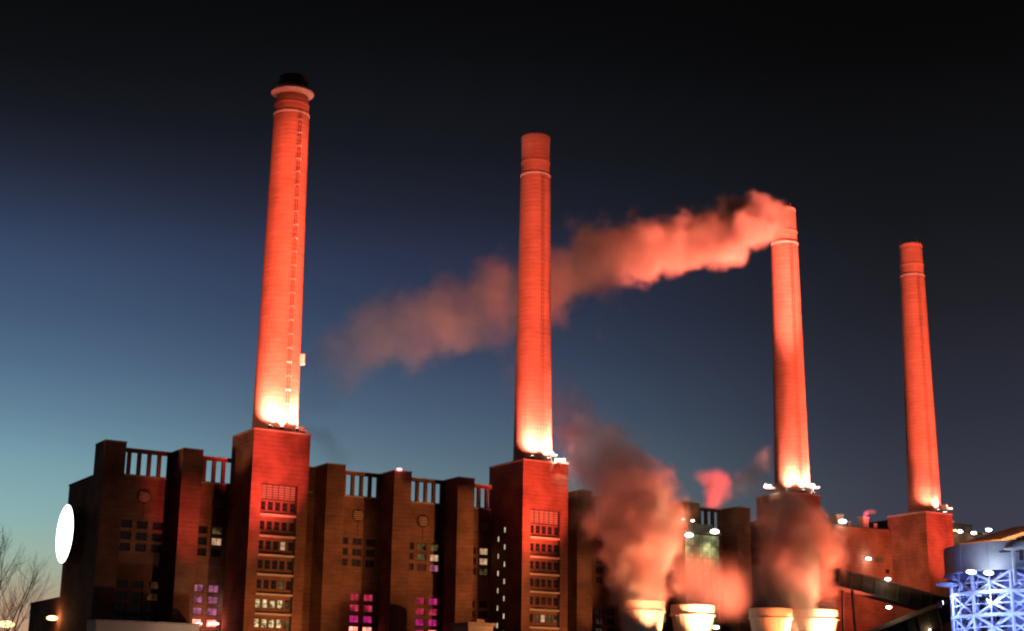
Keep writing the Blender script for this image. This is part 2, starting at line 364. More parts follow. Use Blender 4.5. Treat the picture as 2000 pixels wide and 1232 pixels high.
slat_me = MB().box(-3.15, 3.15, -.12, .12, -.02, .02).mesh('slat'); slat_me.materials.append(concrete)
litA = {(5, 0): win_yellow, (5, 1): win_yellow, (5, 2): win_yellow, (5, 3): win_yellow, (6, 0): win_yellow, (6, 1): win_yellow, (6, 2): win_yellow, (6, 3): win_yellow, (6, 4): win_dim, (2, 3): win_cream, (5, 4): win_dim, (4, 3): win_dim}
litB = {(5, 1): win_dim, (5, 2): win_cream, (5, 3): win_dim, (5, 4): win_dim, (6, 0): win_dim, (6, 1): win_yellow}
TOWERS = [
    tower('red lit brick tower under the leftmost, capped chimney', 98.4, 108.9, 245, 255, 47.5, litA),
    tower('red lit brick tower with two columns of small stair windows on its left side', 152.7, 162.9, 245, 257.5, 47.5, litB, stair=True),
    tower('brick tower half hidden by steam under the smoking chimney', 220.4, 229.7, 247.5, 257.5, 47.5),
    tower('plain red brick tower under the rightmost chimney', 264.6, 273.2, 250.5, 262.5, 47.2, panelled=False)]

# ------------------------------------------------------------------ chimneys
def chimney(label, x, y, zb, ring, top, rb, rr, rt_, crown=False):
    t = thing('chimney', label, 'chimney', (x, y, zb), 'four tall red lit chimneys')
    R_ = lambda z: rb+(rr-rb)*(z-zb)/(ring-zb)
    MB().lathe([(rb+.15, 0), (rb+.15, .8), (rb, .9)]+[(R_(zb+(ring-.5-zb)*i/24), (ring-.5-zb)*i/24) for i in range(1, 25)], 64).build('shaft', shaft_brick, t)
    MB().lathe([(rr, -.4), (rr+.1, -.2), (rr+.1, .08), (rr-.25, .08)], 64).build('ring_ledge', concrete, t, (0, 0, ring-zb))
    h = top-ring
    n1 = MB().lathe([(rr-.12, .1), (rr-.12, h*.3), (rr-.05, h*.31), (rr-.05, h*.36), (rr-.14, h*.37), (rt_+.05, h-.7), (rt_+.12, h-.6), (rt_+.12, h), (rt_-.35, h), (rt_-.35, h-6)], 64)
    n1.build('upper_drum', shaft_brick, t, (0, 0, ring-zb))
    # ladder with safety hoops on the near right side
    ang = math.atan2(-y, -x)+R(27); dx, dy = math.cos(ang), math.sin(ang); tx, ty = -dy, dx
    lad = MB()
    for s_ in (-.25, .25):
        lad.bar((dx*(rb+.3)+tx*s_, dy*(rb+.3)+ty*s_, 2), (dx*(rr+.3)+tx*s_, dy*(rr+.3)+ty*s_, ring-zb), .07 if crown else .05)
    for i in range(int((ring-zb-2)/.9)):
        z = 2+.9*i; r_ = R_(zb+z)+.3
        lad.bar((dx*r_-tx*.25, dy*r_-ty*.25, z), (dx*r_+tx*.25, dy*r_+ty*.25, z), .05)
    lo = lad.build('ladder', soot if crown else frame_paint, t)
    for i in range(22 if crown else 0):
        z = 5+(ring-zb-6)*i/21.4; r_ = R_(zb+z)
        hp = MB()
        for q in range(6):
            a0, a1 = math.pi*q/6, math.pi*(q+1)/6
            P = lambda a: (dx*(r_+.15+.75*math.sin(a))+tx*.42*math.cos(a), dy*(r_+.15+.75*math.sin(a))+ty*.42*math.cos(a), z)
            hp.bar(P(a0), P(a1), .06, .07)
        hp.build('hoop', white_steel if crown else steel, lo)  # white on the capped chimney's hoops stands in for their glints
    if crown:
        zg = 112.2-zb
        MB().lathe([(rt_, -.9), (rt_+.5, -.6), (3.95, -.15), (3.95, .15), (rt_, .2)], 64).build('gallery', concrete, t, (0, 0, zg))
        MB().lathe([(2.55, 0), (2.55, .4), (2.72, .4), (2.72, .8), (2.5, .8), (2.5, 1.6), (2.62, 1.6), (2.62, 1.9), (2.3, 1.9), (2.3, .5)], 48).build('cap', soot, t, (0, 0, top-zb))
        for i in range(24):
            a = 2*math.pi*i/24
            MB().bar((3.85*math.cos(a), 3.85*math.sin(a), .15), (3.85*math.cos(a), 3.85*math.sin(a), 1.15), .05).build('rail_post', steel, t, (0, 0, zg))
        rl = MB()
        rl.lathe([(3.82, 1.12), (3.88, 1.12), (3.88, 1.18), (3.82, 1.18), (3.82, 1.12)], 48); rl.build('rail', steel, t, (0, 0, zg))
        e = math.atan2(-y, -x)+R(86); r_ = R_(61.5)+.35
        b = MB().box(-.45, .45, -.4, .4, 0, 1.9).build('equipment_box', pale_render, t, (math.cos(e)*r_, math.sin(e)*r_, 60.6-zb)); b.rotation_euler.z = e
    else:
        for i in range(4):
            a = math.atan2(-y, -x)+R(-60+95*i)
            MB().bar((rt_*math.cos(a), rt_*math.sin(a), 0), (rt_*math.cos(a), rt_*math.sin(a), .9), .22).build('lightning_rod', steel, t, (0, 0, top-zb))
    return t
CH = [(104.2, 250, 47.6, 107.8, 113.4, 4.02, 3.25, 2.8), (157.9, 250, 47.6, 106.7, 115.0, 3.75, 3.0, 2.85), (226.4, 252.5, 47.6, 104.9, 113.1, 3.85, 2.98, 2.65), (270.2, 256, 47.3, 105.4, 113.2, 3.8, 2.85, 2.6)]
CLAB = ['leftmost red lit chimney with a pale gallery ring and black cap', 'second red lit chimney from the left with plain top and small rods', 'red lit chimney with smoke streaming from its top', 'rightmost and smallest looking red lit chimney']
CHIM = [chimney(CLAB[i], *CH[i], crown=(i == 0)) for i in range(4)]

# ------------------------------------------------------------------ wing right of the third tower
wing = thing('wing_hall', 'plain red lit brick wing between the two right towers', 'building', (229.75, 261.6, GZ))
WX = 264.55-229.75
MB().box(0, WX, 0, 18, 0, 44.0-GZ).build('wall', tower_brick, wing)
MB().box(0, WX, -.08, 18, 44.0-GZ, 44.25-GZ).build('coping', roofing, wing)
def onwing(px, py): return atY(px, py, 261.6)
for px, py, m in ((1712, 1092, win_dim), (1722, 1093, win_dim), (1733, 1115, dark_glass)):
    p = onwing(px, py)-wing.location
    f = MB().box(-.6, .6, -.08, 0, -.5, .5).build('window', frame_paint, wing, p); MB().box(-.5, .5, -.1, -.082, -.4, .4).build('pane', m, f)

far = thing('distant_hall', 'dark flat roofed hall beyond the rightmost tower with lamps along it', 'building', (273.6, 266, GZ))
MB().box(0, 60, 0, 25, 0, 46.2-GZ).build('wall', brick, far)
MB().box(-.0, 23, -.3, 12, 46.2-GZ, 48.2-GZ).build('roof_house', cladding, far)
MB().box(23, 60, -.3, 12, 46.2-GZ, 46.6-GZ).build('coping', roofing, far)

# ------------------------------------------------------------------ low buildings in front
fa = thing('front_annex', 'low pale wall running along the foot of the left bays', 'building', (74.2, 246.6, GZ))
MB().box(0, 17.2, 0, 4.8, 0, 14.35-GZ).build('wall', pale_render, fa); MB().box(-.1, 17.3, -.1, 4.85, 14.35-GZ, 14.6-GZ).build('coping', concrete, fa)
ka, kb = atY(914, 1212, 236), atY(968, 1216, 236)
kiosk = thing('roof_cabin', 'small orange lit cabin with an overhanging flat roof left of the second tower', 'cabin', (ka.x, 236, GZ))
wk = kb.x-ka.x
MB().box(.3, wk-.3, .3, 6, 0, kb.z-GZ-.6).build('wall', pale_render, kiosk); MB().box(0, wk, 0, 6.3, kb.z-GZ-.6, kb.z-GZ).build('roof', concrete, kiosk)
MB().box(wk*.42, wk*.7, 1, 3, kb.z-GZ, kb.z-GZ+.6).build('roof_vent', vent_paint, kiosk)

la, lb = atY(1338, 1046, 247), atY(1404, 1040, 247)
an = thing('panelled_annex', 'grey green panelled building lit by two bright lamps, between the steam clouds', 'building', (la.x, 247, GZ))
aw = lb.x-la.x; ah = la.z-GZ+.8
MB().box(0, aw, .1, 9, 0, ah).build('wall', cladding, an)
annex_panel = surf('annex_panel', (.07, .08, .055), (.26, .26, .19), (.45, .45, .3), contrast=(.38, .62))
pan_me = MB().box(0.04, aw/4-.04, 0, .09, .04, 2.36).mesh('panel'); pan_me.materials.append(annex_panel)
for i in range(4):
    for j in range(11): inst('panel', pan_me, an, (aw/4*i, -.02*((i*3+j) % 3), ah-2.6-2.4*j))
MB().box(-.3, aw+.3, -.5, 9.2, ah, ah+.3).build('roof', roofing, an)
MB().box(1.2, aw-.5, 1.2, 7, ah+.3, ah+2.1).build('roof_house', cladding, an)
mast = thing('leaning_mast', 'short dark mast on the roof of the lamp lit annex', 'mast', (la.x+1.6, 248, GZ+ah+.3))
MB().bar((0, 0, 0), (-.8, 0, 4.6), .14, seg=8, r2=.07).build('pole', soot, mast); MB().bar((-.1, 0, .3), (1.2, 0, 0), .08).build('stay', soot, mast)

# ------------------------------------------------------------------ cooling stacks
CUPX = [147.5, 157.6, 174.0, 184.3]; CUPN = ['leftmost', 'second from the left', 'third from the left', 'rightmost']
deck = thing('cooling_deck', 'low louvred block under the steaming cooling stacks', 'cooling tower', (140, 195, GZ))
MB().box(0, 52, 0, 11, 0, 9.5-GZ).build('wall', concrete, deck)
for j in range(6): MB().box(.5, 51.5, -.3, -.02, 2+1.1*j, 2.7+1.1*j).build('louvre', cladding, deck)
CLA = ['leftmost white lit cooling stack, below the tall red steam cloud', 'second cooling stack from left, glowing almost wholly white', 'third cooling stack from left, dark with one bright edge', 'rightmost white lit cooling stack beside the dark conveyor']
cup0 = None
for i, x in enumerate(CUPX):
    zt = [18.5, 18.35, 18.6, 18.85][i]
    if cup0 is None:
        cup0 = thing('cooling_stack', CLA[0], 'cooling stack', (x, 200.5, 18.5-9.05), 'steaming cooling stacks')
        MB().lathe([(3.3, 0), (2.9, 1.2), (2.75, 2.2), (2.85, 3.4), (3.12, 5.4), (3.42, 7.3)], 64).build('cone', cup_white, cup0)
        MB().lathe([(3.42, 7.3), (3.74, 7.32), (3.74, 7.5), (3.58, 7.55), (3.64, 8.95), (3.56, 9.05), (3.4, 8.9), (3.3, 7.2), (2.7, 4.2)], 64).build('rim', cup_white, cup0)
        for q in range(24):
            a = 2*math.pi*q/24
            rb_ = MB(); pr = [(3.32, 0), (2.92, 1.2), (2.77, 2.2), (2.87, 3.4), (3.14, 5.4), (3.44, 7.3)]
            for (r0, z0), (r1, z1) in zip(pr, pr[1:]): rb_.bar((r0*math.cos(a), r0*math.sin(a), z0), (r1*math.cos(a), r1*math.sin(a), z1), .06)
            rb_.build('rib', cup_white, cup0)
        o = cup0
    else:
        o = copy_tree(cup0); retag(o, CLA[i])
    o.location = (x, 200.5, zt-9.05)

# ------------------------------------------------------------------ conveyors
def gallery(label, a, b, wdt, hgt, bays):
    t = thing('conveyor_gallery', label, 'conveyor', tuple(a), 'inclined coal conveyors')
    a, b = Vector(a), Vector(b); d = b-a
    MB().bar((0, 0, 0), d, wdt, hgt).build('casing', cladding, t)
    n = d.normalized(); sd = n.cross(Vector((0, 0, 1))).normalized(); u = sd.cross(n)
    for i in range(bays+1):
        p = d*(i/bays); MB().bar(p-u*(hgt/2+.12)+sd*(wdt/2+.06), p+u*(hgt/2+.12)+sd*(wdt/2+.06), .18).build('rib', steel, t)
    MB().bar(u*(hgt/2+.12), d+u*(hgt/2+.12), wdt+.5, .22).build('roof', roofing, t)
    MB().bar(-u*(hgt/2+.1), d-u*(hgt/2+.1), wdt+.2, .16).build('floor_plate', steel, t)
    for f in (.12, .9):
        p = d*f; z0 = GZ-(a.z+p.z)
        for s_ in (-1, 1): MB().bar(p+sd*(s_*wdt*.4)-u*hgt/2, (p.x+sd.x*s_*wdt*.8, p.y+sd.y*s_*wdt*.8, p.z+z0), .35).build('trestle_leg', steel, t)
    return t
gallery('upper dark conveyor gallery sloping down towards the blue lattice tower', atY(1628, 1127, 214), atY(1850, 1187, 214), 3.0, 2.9, 10)
gallery('lower dark conveyor gallery rising to the blue lattice tower', atY(1700, 1253, 206), atY(1862, 1188, 206), 3.0, 3.0, 8)

# ------------------------------------------------------------------ lattice tower with drum
TC = Vector((191.3, 160, GZ)); TR = 13.0
tank = thing('drum_tower', 'grey drum on a round steel lattice lit blue white', 'tank', tuple(TC))
zz = lambda z: z-GZ
MB().lathe([(TR-.6, zz(22.2)), (TR, zz(22.2)), (TR, zz(26.3)), (TR-.3, zz(26.35)), (.01, zz(26.5))], 96).build('drum', drum_grey, tank)
MB().lathe([(TR+.02, zz(22.2)), (TR+.14, zz(22.2)), (TR+.14, zz(22.5)), (TR+.02, zz(22.5))], 96).build('lower_flange', drum_grey, tank)
view = math.atan2(-TC.y, -TC.x)
for i in range(16):
    a = view+R(-6+22.5*i)
    MB().bar((math.cos(a)*(TR+.05), math.sin(a)*(TR+.05), zz(22.55)), (math.cos(a)*(TR+.05), math.sin(a)*(TR+.05), zz(26.3)), .18).build('seam_rib', drum_grey, tank)
MB().lathe([(TR+.01, zz(24.6)), (TR+.12, zz(24.6)), (TR+.12, zz(24.8)), (TR+.01, zz(24.8))], 48, a0=view-R(20), a1=view+R(75)).build('pipe_band', steel, tank)
MB().bar((math.cos(view-R(11))*(TR+.35), math.sin(view-R(11))*(TR+.35), zz(20)), (math.cos(view-R(11))*(TR+.35), math.sin(view-R(11))*(TR+.35), zz(26.4)), .3, seg=10).build('riser_pipe', white_steel, tank)
LV = [22.1, 19.2, 15.9, 12.4, 8.5, 4, GZ]; NC = 12; r1 = TR-.8
pt = lambda i, z, r=r1: Vector((math.cos(view+R(15)+2*math.pi*i/NC)*r, math.sin(view+R(15)+2*math.pi*i/NC)*r, zz(z)))
for i in range(NC): MB().bar(pt(i, GZ), pt(i, 22.1), .34).build('column', white_steel, tank)
for z in LV[1:-1]:
    MB().lathe([(r1-.2, zz(z)-.18), (r1+.24, zz(z)-.18), (r1+.24, zz(z)+.18), (r1-.2, zz(z)+.18), (r1-.2, zz(z)-.18)], 72).build('ring_beam', white_steel, tank)
    MB().lathe([(r1-2.4, zz(z)-.12), (r1-2.1, zz(z)-.12), (r1-2.1, zz(z)+.12), (r1-2.4, zz(z)+.12), (r1-2.4, zz(z)-.12)], 60).build('inner_ring', white_steel, tank)
for (z0, z1) in zip(LV, LV[1:-1]):
    for i in range(NC):
        MB().bar(pt(i, z0), pt(i+1, z1), .3).build('brace', white_steel, tank); MB().bar(pt(i+1, z0, r1-.3), pt(i, z1, r1-.3), .3).build('brace', white_steel, tank)
        MB().bar(pt(i, z1), pt(i+.5, z1, r1-2.2), .16).build('tie', white_steel, tank)
for (z0, z1) in zip(LV, LV[1:-1]):
    for i in range(NC):
        MB().bar(pt(i+.5, z0, r1+.1), pt(i+.5, z1, r1+.1), .16).build('post', white_steel, tank)
        MB().bar(pt(i+.5, z0, r1-3), pt(i+1.5, z1, r1-3), .22).build('brace', white_steel, tank); MB().bar(pt(i+1.5, z0, r1-3.2), pt(i+.5, z1, r1-3.2), .22).build('brace', white_steel, tank)
        MB().bar(pt(i, (z0+z1)/2), pt(i+1, (z0+z1)/2), .14).build('rail', white_steel, tank)
# inner shaft that catches the light
MB().lathe([(4.5, 0), (4.5, zz(22.2))], 40).build('core', core_grey, tank)
bal = MB(); e0 = view-R(78)
MB().lathe([(TR-.5, zz(20.8)), (TR+1.4, zz(20.9)), (TR+1.4, zz(21.15)), (TR-.5, zz(21.15)), (TR-.5, zz(20.8))], 24, a0=view-R(96), a1=view-R(60)).build('balcony', white_steel, tank)
ca = atY(1990, 1048, 172)
can = thing('canopy_roof', 'orange lit sloping canopy above the grey drum', 'roof', tuple(ca))
cm = MB(); q = [(-4.2, 0, -1.1), (9, 0, 2.6), (9, 9, 2.6), (-4.2, 9, -1.1)]
cm.v += q+[(x, y, z+.5) for x, y, z in q]; cm.f += [(3, 2, 1, 0), (4, 5, 6, 7), (0, 1, 5, 4), (1, 2, 6, 5), (2, 3, 7, 6), (3, 0, 4, 7)]
cm.build('roof', vent_paint, can)
for i in range(5): MB().bar((-3.8+3*i, -.06, -1.12+.84*i), (-3.8+3*i, 8.8, -1.12+.84*i), .2).build('joist', concrete, can)
MB().bar((4, 4, 1), (4, 4, 27-ca.z-1.2), .4).build('post', steel, can)
da = atX(1994, 1071, 178)
dome = thing('dome_shade', 'small pale blue dome above the drum edge', 'dome', tuple(da))
MB().lathe([(2.4, 0), (2.3, .3), (1.8, .9), (1.1, 1.25), (.01, 1.4)], 36).build('shell', white_steel, dome); MB().lathe([(2.4, 0), (.01, -.15)], 36).build('underside', white_steel, dome)
MB().bar((0, 0, 0), (0, 0, -1.6), .3, seg=8).build('stem', steel, dome)

# ------------------------------------------------------------------ lamps
RED = (1, .15, .08); ORANGE = (1, .36, .13); WARM = (1, .74, .46)
fl0 = None
def floodlight(loc, tgt, label, group, power, color, size, blend=.6, mat=None, scale=1., pole=False):
    t = thing('floodlight', label, 'floodlight', loc, group)
    d = Vector(tgt)-Vector(loc); rz = math.atan2(d.y, d.x)-math.pi/2; tilt = math.atan2(d.z, math.hypot(d.x, d.y))
    h = MB().box(-.45*scale, .45*scale, -.3*scale, .25*scale, -.32*scale, .32*scale).build('housing', soot, t, (0, 0, .7)); h.rotation_euler = (tilt, 0, rz)
    l_ = MB().box(-.4*scale, .4*scale, .26*scale, .3*scale, -.28*scale, .28*scale).build('lens', mat or lamp_white, t, (0, 0, .7)); l_.rotation_euler = (tilt, 0, rz)
    b = MB(); b.box(-.6*scale, -.5*scale, -.06, .06, 0, .75).box(.5*scale, .6*scale, -.06, .06, 0, .75).box(-.5*scale, .5*scale, -.1, .1, 0, .1); bo = b.build('bracket', steel, t); bo.rotation_euler.z = rz
    if pole: MB().bar((0, 0, GZ-loc[2]), (0, 0, 0), .25, seg=10).build('pole', steel, t)
    if power: spot(Vector(loc)+Vector((0, 0, .7))+d.normalized()*.5*scale, tgt, power, color, size, blend, .12, t)
    return t
CNAME = ['leftmost, capped chimney', 'second chimney', 'smoking chimney', 'rightmost chimney']
ORD = {4: ('leftmost', 'second from left', 'third from left', 'rightmost'), 2: ('left one', 'right one')}
BASEP = [[(-2.9, 1.0), (-.6, 1.5), (2.4, 1.2), (4.4, .3)], [(-3.0, .8), (.9, 1.6), (3.3, 1.4), (4.3, .6)], [(-4.5, .4), (-1.0, 1.2), (1.8, 1.5), (3.6, .4)], [(-.5, 1.0), (3.8, .15)]]
for i, (x, y, zb, *_r) in enumerate(CH):
    tw = TOWERS[i]
    for j, (dx, s_) in enumerate(BASEP[i]):
        near = abs(dx) < 4.2
        loc = (x+dx*.95, y-(4.55 if abs(dx) < 3.4 else 2.8), zb+.1)
        tgt = (x+dx*.18, y-3.3, zb+9.5) if near else (x, y-1, zb+14)
        floodlight(loc, tgt, ORD[len(BASEP[i])][j]+' of the small bright floodlights at the foot of the '+CNAME[i], 'floodlights at the chimney feet', 15000*s_, (1, .40, .29), 105, .8, scale=.7)
    # long throw beams that climb the shaft
    for dx in (-2.2, 2.2):
        spot((x+dx*1.9, y-4.9, zb+.8), (x+dx*.8, y-2.6, zb+14), 58000 if i != 3 else 24000, (1, .23, .16), 110, 1, .3)
# main floods from ground level across the yard, one pair to each chimney
FL = [(104.2, 250, 77, 1.3e6, 1.3e6), (157.9, 250, 80, 1.05e6, 1.35e6), (226.4, 252.5, 84, .6e6, 1.5e6), (270.2, 256, 86, 1.4e6, .5e6)]
for (x, y, z, pl, pr) in FL:
    spot((x-38, 168, 2), (x, y, z), pl*1.55, RED, 25, .5, .8, slim=.33); spot((x+34, 168, 2), (x, y, z), pr*1.55, RED, 25, .5, .8, slim=.33)
# red and sodium floods on the brick fronts
DEEP = (1, .10, .07); SODIUM = (1, .35, .11)
spot((98, 200, 0), (101.2, 245, 40), 560000, DEEP, 17, .9, .5)
spot((101, 230, 0), (99.8, 245, 49), 160000, DEEP, 30, 1, .4)
spot((152, 209, 0), (155.8, 245, 40), 560000, (1, .10, .055), 20, .9, .5)
spot((156, 230, 0), (154.2, 245, 49), 170000, (1, .12, .07), 30, 1, .4)
spot((226, 212, 0), (226, 247, 42), 100000, DEEP, 24, 1, .4)
spot((268, 205, 1), (271, 250, 42), 620000, DEEP, 20, 1, .5)
spot((236, 200, 1), (250, 261, 38), 300000, (1, .14, .07), 36, 1, .5)
spot((215, 210, 1), (264.6, 256, 40), 150000, (1, .28, .09), 22, 1, .5)
spot((163, 203, 10.2), (134, 256, 34), 125000, SODIUM, 42, 1, .6)
spot((140, 188, 2), (116, 253, 30), 85000, SODIUM, 22, 1, .6)
spot((118, 185, 2), (84, 256, 31), 26000, (1, .42, .19), 22, 1, .6)
spot((104, 218, 0), (105, 245, 16), 40000, SODIUM, 60, 1, .6)
spot((160, 220, 0), (159, 245, 18), 30000, SODIUM, 50, 1, .6)
spot((184, 212, 0), (172.5, 251, 24), 70000, SODIUM, 18, 1, .6)
spot((96, 215, 0), (90.3, 251, 31), 130000, DEEP, 15, 1, .6)
spot((93, 232, 0), (90, 251, 13), 9000, (1, .62, .42), 50, 1, .6)
spot((88, 236, 3), (80, 246.5, 13), 2600, (1, .55, .38), 70, 1, .4)
spot((152, 218, 10), (151, 236, 15.5), 2500, (1, .3, .12), 40, 1, .4)
spot((-120, 205, 14), (98.4, 250, 48.5), 7e5, (1, .42, .18), 4.2, .5, 1)

def lamp(label, p, mat, power, color, rad=.6, group=None, stretch=1.5, beam=None):
    rad *= .86
    t = thing('bulkhead_lamp', label, 'lamp', tuple(p), group)
    pr = [(.01, -rad*.62)]+[(rad*math.cos(a), rad*.62*math.sin(a)) for a in [R(-75+15*q) for q in range(11)]]+[(.01, rad*.62)]
    b = MB().lathe(pr, 20).build('bulb', mat, t); b.scale = (stretch, 1, 1)
    MB().box(-rad*.6, rad*.6, rad*.75, rad*1.3, -rad*.3, rad*.45).build('housing', steel, t)
    MB().bar((0, rad*1.25, 0), (0, rad*1.25+.8, .1), .14).build('arm', steel, t)
    if power: point(Vector(p)+Vector((-.2, -rad*1.5-.3, 0)), power, color, .4, t)
    return t
lamp('bright orange white lamp on the low block below the round sign', atX(102, 1206, XL-.9), lamp_orange, 350, ORANGE, .75)
lamp('orange lamp at the foot of the bare tree', atY(12, 1218, 205), lamp_orange, 800, ORANGE, .8)
lamp('small red warning light on top of a brick pilaster', atY(780, 917, 251.4)+Vector((0, 0, .1)), lamp_red, 60, (1, .2, .15), .42)
lamp('left one of two bright lamps on the panelled annex', atY(1346, 1044, 246.2), lamp_white, 260, (.95, .95, .55), .72, 'annex lamps')
lamp('right one of two bright lamps on the panelled annex', atY(1396, 1037, 246.2), lamp_white, 260, (.95, .95, .55), .78, 'annex lamps')
for px_ in (1346, 1396): q_ = atY(px_, 1042, 244.6); spot(q_, (q_.x, 247.5, q_.z-9), 3800, (.95, .95, .5), 90, 1, .3)
lamp('tiny lamp on the annex roof beside the leaning mast', atY(1353, 1016, 247), lamp_white, 400, WARM, .3)
lamp('faint tiny lamp left of the leaning mast', atY(1334, 1013, 247), lamp_white, 300, WARM, .22)
lamp('brightest lamp on the wall of the plain wing', onwing(1690, 1091)+Vector((0, -1, 0)), lamp_white, 250, WARM, .6)
lamp('large white lamp on the roof edge of the wing', onwing(1641, 1018)+Vector((0, -.8, 0)), lamp_white, 300, WARM, .8)
lamp('white lamp standing on the upper conveyor gallery', atY(1734, 1130, 212), lamp_white, 160, (1, .72, .4), .48)
lamp('white lamp hanging below the upper conveyor gallery', atY(1736, 1185, 211), lamp_white, 350, (1, .72, .4), .48)
lamp('white lamp beside the second cooling stack', atY(1398, 1224, 205), lamp_white, 120, WARM, .5)
lamp('yellow white lamp under the lower conveyor gallery', atY(1812, 1228, 205), lamp_white, 150, (1, .7, .35), .6)
for (px, py, m, r_, lab) in ((1875, 1037, lamp_white, .6, 'first white lamp on the dark distant hall, nearest the red tower'), (1902, 1040, lamp_white, .58, 'middle white lamp on the dark distant hall'), (1931, 1034, lamp_cool, .68, 'greenish white lamp at the right end of the distant hall'), (1865, 1035, lamp_orange, .36, 'tiny orange lamp against the red tower edge'), (1922, 1042, win_cream, .3, 'dim lamp below the greenish white one'), (1861, 1018, win_cream, .36, 'dim pale lamp at the upper edge of the rightmost tower')):
    lamp(lab, atY(px, py, 264.5), m, 60 if m is lamp_white else 0, WARM, r_, 'lamps on the distant hall')
for px, wh in ((388, 'leftmost'), (412, 'middle'), (421, 'rightmost')): lamp(wh+' of three low red lamps below the lilac windows', atY(px, 1217, 255.5), lamp_red, 60, (1, .25, .15), .5, 'low red lamps')
lamp('small white window lamp between the lilac windows and the first tower', atY(439, 1178, 255.6), lamp_white, 40, WARM, .45, stretch=.7)

# floodlit shelves sticking out beside the chimney feet
def shelf(label, loc, w, rz=0):
    t = thing('lamp_shelf', label, 'platform', loc, 'lamp platforms on the towers', rz)
    MB().box(-w/2, w/2, -.7, .7, 0, .16).build('deck', pale_render, t); MB().box(-w/2, w/2, .6, .7, .16, .95).build('back_plate', pale_render, t)
    for s_ in (-w/2+.2, w/2-.2): MB().bar((s_, 0, 0), (s_*.4, 0, -.8), .12).build('strut', steel, t)
    return t
SH = [('white glowing lamp shelf at the upper right of the second chimney foot', (1077, 886, 248.6), 2.0), ('white glowing lamp shelf on the front right corner of the second tower', (1097, 901, 244.6), 2.3),
      ('white glowing lamp shelf left of the smoking chimney foot', (1504, 951, 249.6), 1.9), ('white glowing lamp shelf right of the smoking chimney foot', (1589, 949, 249.6), 2.2),
      ('dim red shelf right of the leftmost chimney foot', (590, 839, 246.2), 1.5), ('dim red shelf right of the rightmost chimney foot', (1848, 990, 252), 2.2)]
for k, (lab, (px, py, yy), w) in enumerate(SH):
    p = atY(px, py, yy); p.z = max(p.z-.3, 47.55 if yy > 245 else p.z-.3)
    shelf(lab, tuple(p), w)
    spot((p.x-.4, p.y-1.5, p.z+1.6), (p.x, p.y+.4, p.z+.3), 3500 if k < 4 else 160, (1, .7, .5) if k < 4 else RED, 95, .6, .15)

# ------------------------------------------------------------------ roof furniture on the wing
def vent(label, p, w, h, kind=0):
    t = thing('roof_vent', label, 'vent', tuple(p), 'vents on the wing roof')
    if kind == 0: MB().lathe([(w*.42, 0), (w*.42, h*.75), (w*.5, h*.78), (w*.5, h), (.01, h)], 20).build('pipe', vent_paint, t)
    else: MB().box(-w/2, w/2, 0, w, 0, h*.85).build('casing', vent_paint, t); MB().box(-w*.6, w*.6, -.1, w+.1, h*.85, h).build('hood', concrete, t)
    return t
for lab, px, w, h, kd in (('thin orange lit roof pipe next to the smoking chimney tower', 1614, .9, 2.3, 0), ('wide roof vent above the big white roof lamp', 1641, 1.9, 2.6, 1), ('low small vent in the middle of the wing roof', 1659, .9, 1.2, 0), ('tall roof vent puffing pink steam', 1692, 1.7, 2.7, 1), ('small round vent right of the pink steam', 1710, .9, 1.3, 0)):
    p = atY(px, 1025, 263); p.z = 44.25; vent(lab, p, w, h, kd)

# lamps and beams of the foreground
for i, x in enumerate(CUPX):
    P = [[(-2.0, -8.8, 52000, 34, 16), (7.6, -9.5, 50000, 20, 14.5)], [(-1.5, -9.5, 110000, 44, 14.5)], [(8.2, -10.5, 120000, 22, 14.5)], [(-2.5, -9.5, 110000, 44, 14.5)]][i]
    for dx, dy, pw, sz, tz in P:
        floodlight((x+dx, 200.5+dy, 6.2), (x+min(dx*.72, 2.5), 200.5+max(dy*.55, -3.2) if dx > 3 else 200.5+dy*.55, tz), 'floodlight washing the '+CUPN[i]+' cooling stack' if dx < 3 else 'floodlight on the right flank of the '+CUPN[i]+' cooling stack', 'cooling stack floodlights', pw*1.35, (1, .43, .2), sz, 1, pole=True)
for a in (-70, -30, 5, 40):
    aa = view+R(a); p = TC+Vector((math.cos(aa)*(TR+1.5), math.sin(aa)*(TR+1.5), 21.3-GZ))
    ff = floodlight(tuple(p-Vector((0, 0, 4))), tuple(TC+Vector((math.cos(aa)*7, math.sin(aa)*7, 18-GZ))), {-70: 'leftmost', -30: 'second from left', 5: 'third from left', 40: 'rightmost'}[a]+' of the blue white floodlights under the drum rim', 'blue drum floodlights', 2200, (.2, .3, 1), 130, .6, lamp_cool)
for a in (-75, -15, 45): aa = view+R(a); point(TC+Vector((math.cos(aa)*7.5, math.sin(aa)*7.5, 20.5-GZ)), 500, (.13, .19, 1), .4)
for a in (-70, -40, -12, 16, 44):
    aa = view+R(a); spot(TC+Vector((math.cos(aa)*(TR+5), math.sin(aa)*(TR+5), 7-GZ)), TC+Vector((math.cos(aa)*(TR-5), math.sin(aa)*(TR-5), 19-GZ)), 24000, (.19, .28, 1), 60, 1, .4)
for pxl, pyl, lab in ((1897, 1116, 'small white lamp under the drum rim'), (1931, 1118, 'long white lamp under the drum rim')):
    d = ray(pxl, pyl); s_ = (math.hypot(TC.x, TC.y)-TR-.2)/math.hypot(d.x, d.y); lamp(lab, d*s_, lamp_cool, 300, (.6, .72, 1), .55, 'drum rim lamps', 1.9)
spot((188, 152, 27.2), (ca.x, 174, ca.z-.3), 110000, (1, .42, .2), 70, .8, .3)  # unseen beam added on the drum roof to light the canopy
spot((164, 112, 6), (181, 150, 24.3), 5500, (.75, .82, 1), 24, 1, .5)  # added soft beam that brightens the drum
spot((da.x-6, da.y-14, da.z-6), tuple(da), 5000, (.5, .62, 1), 24, 1, .3)

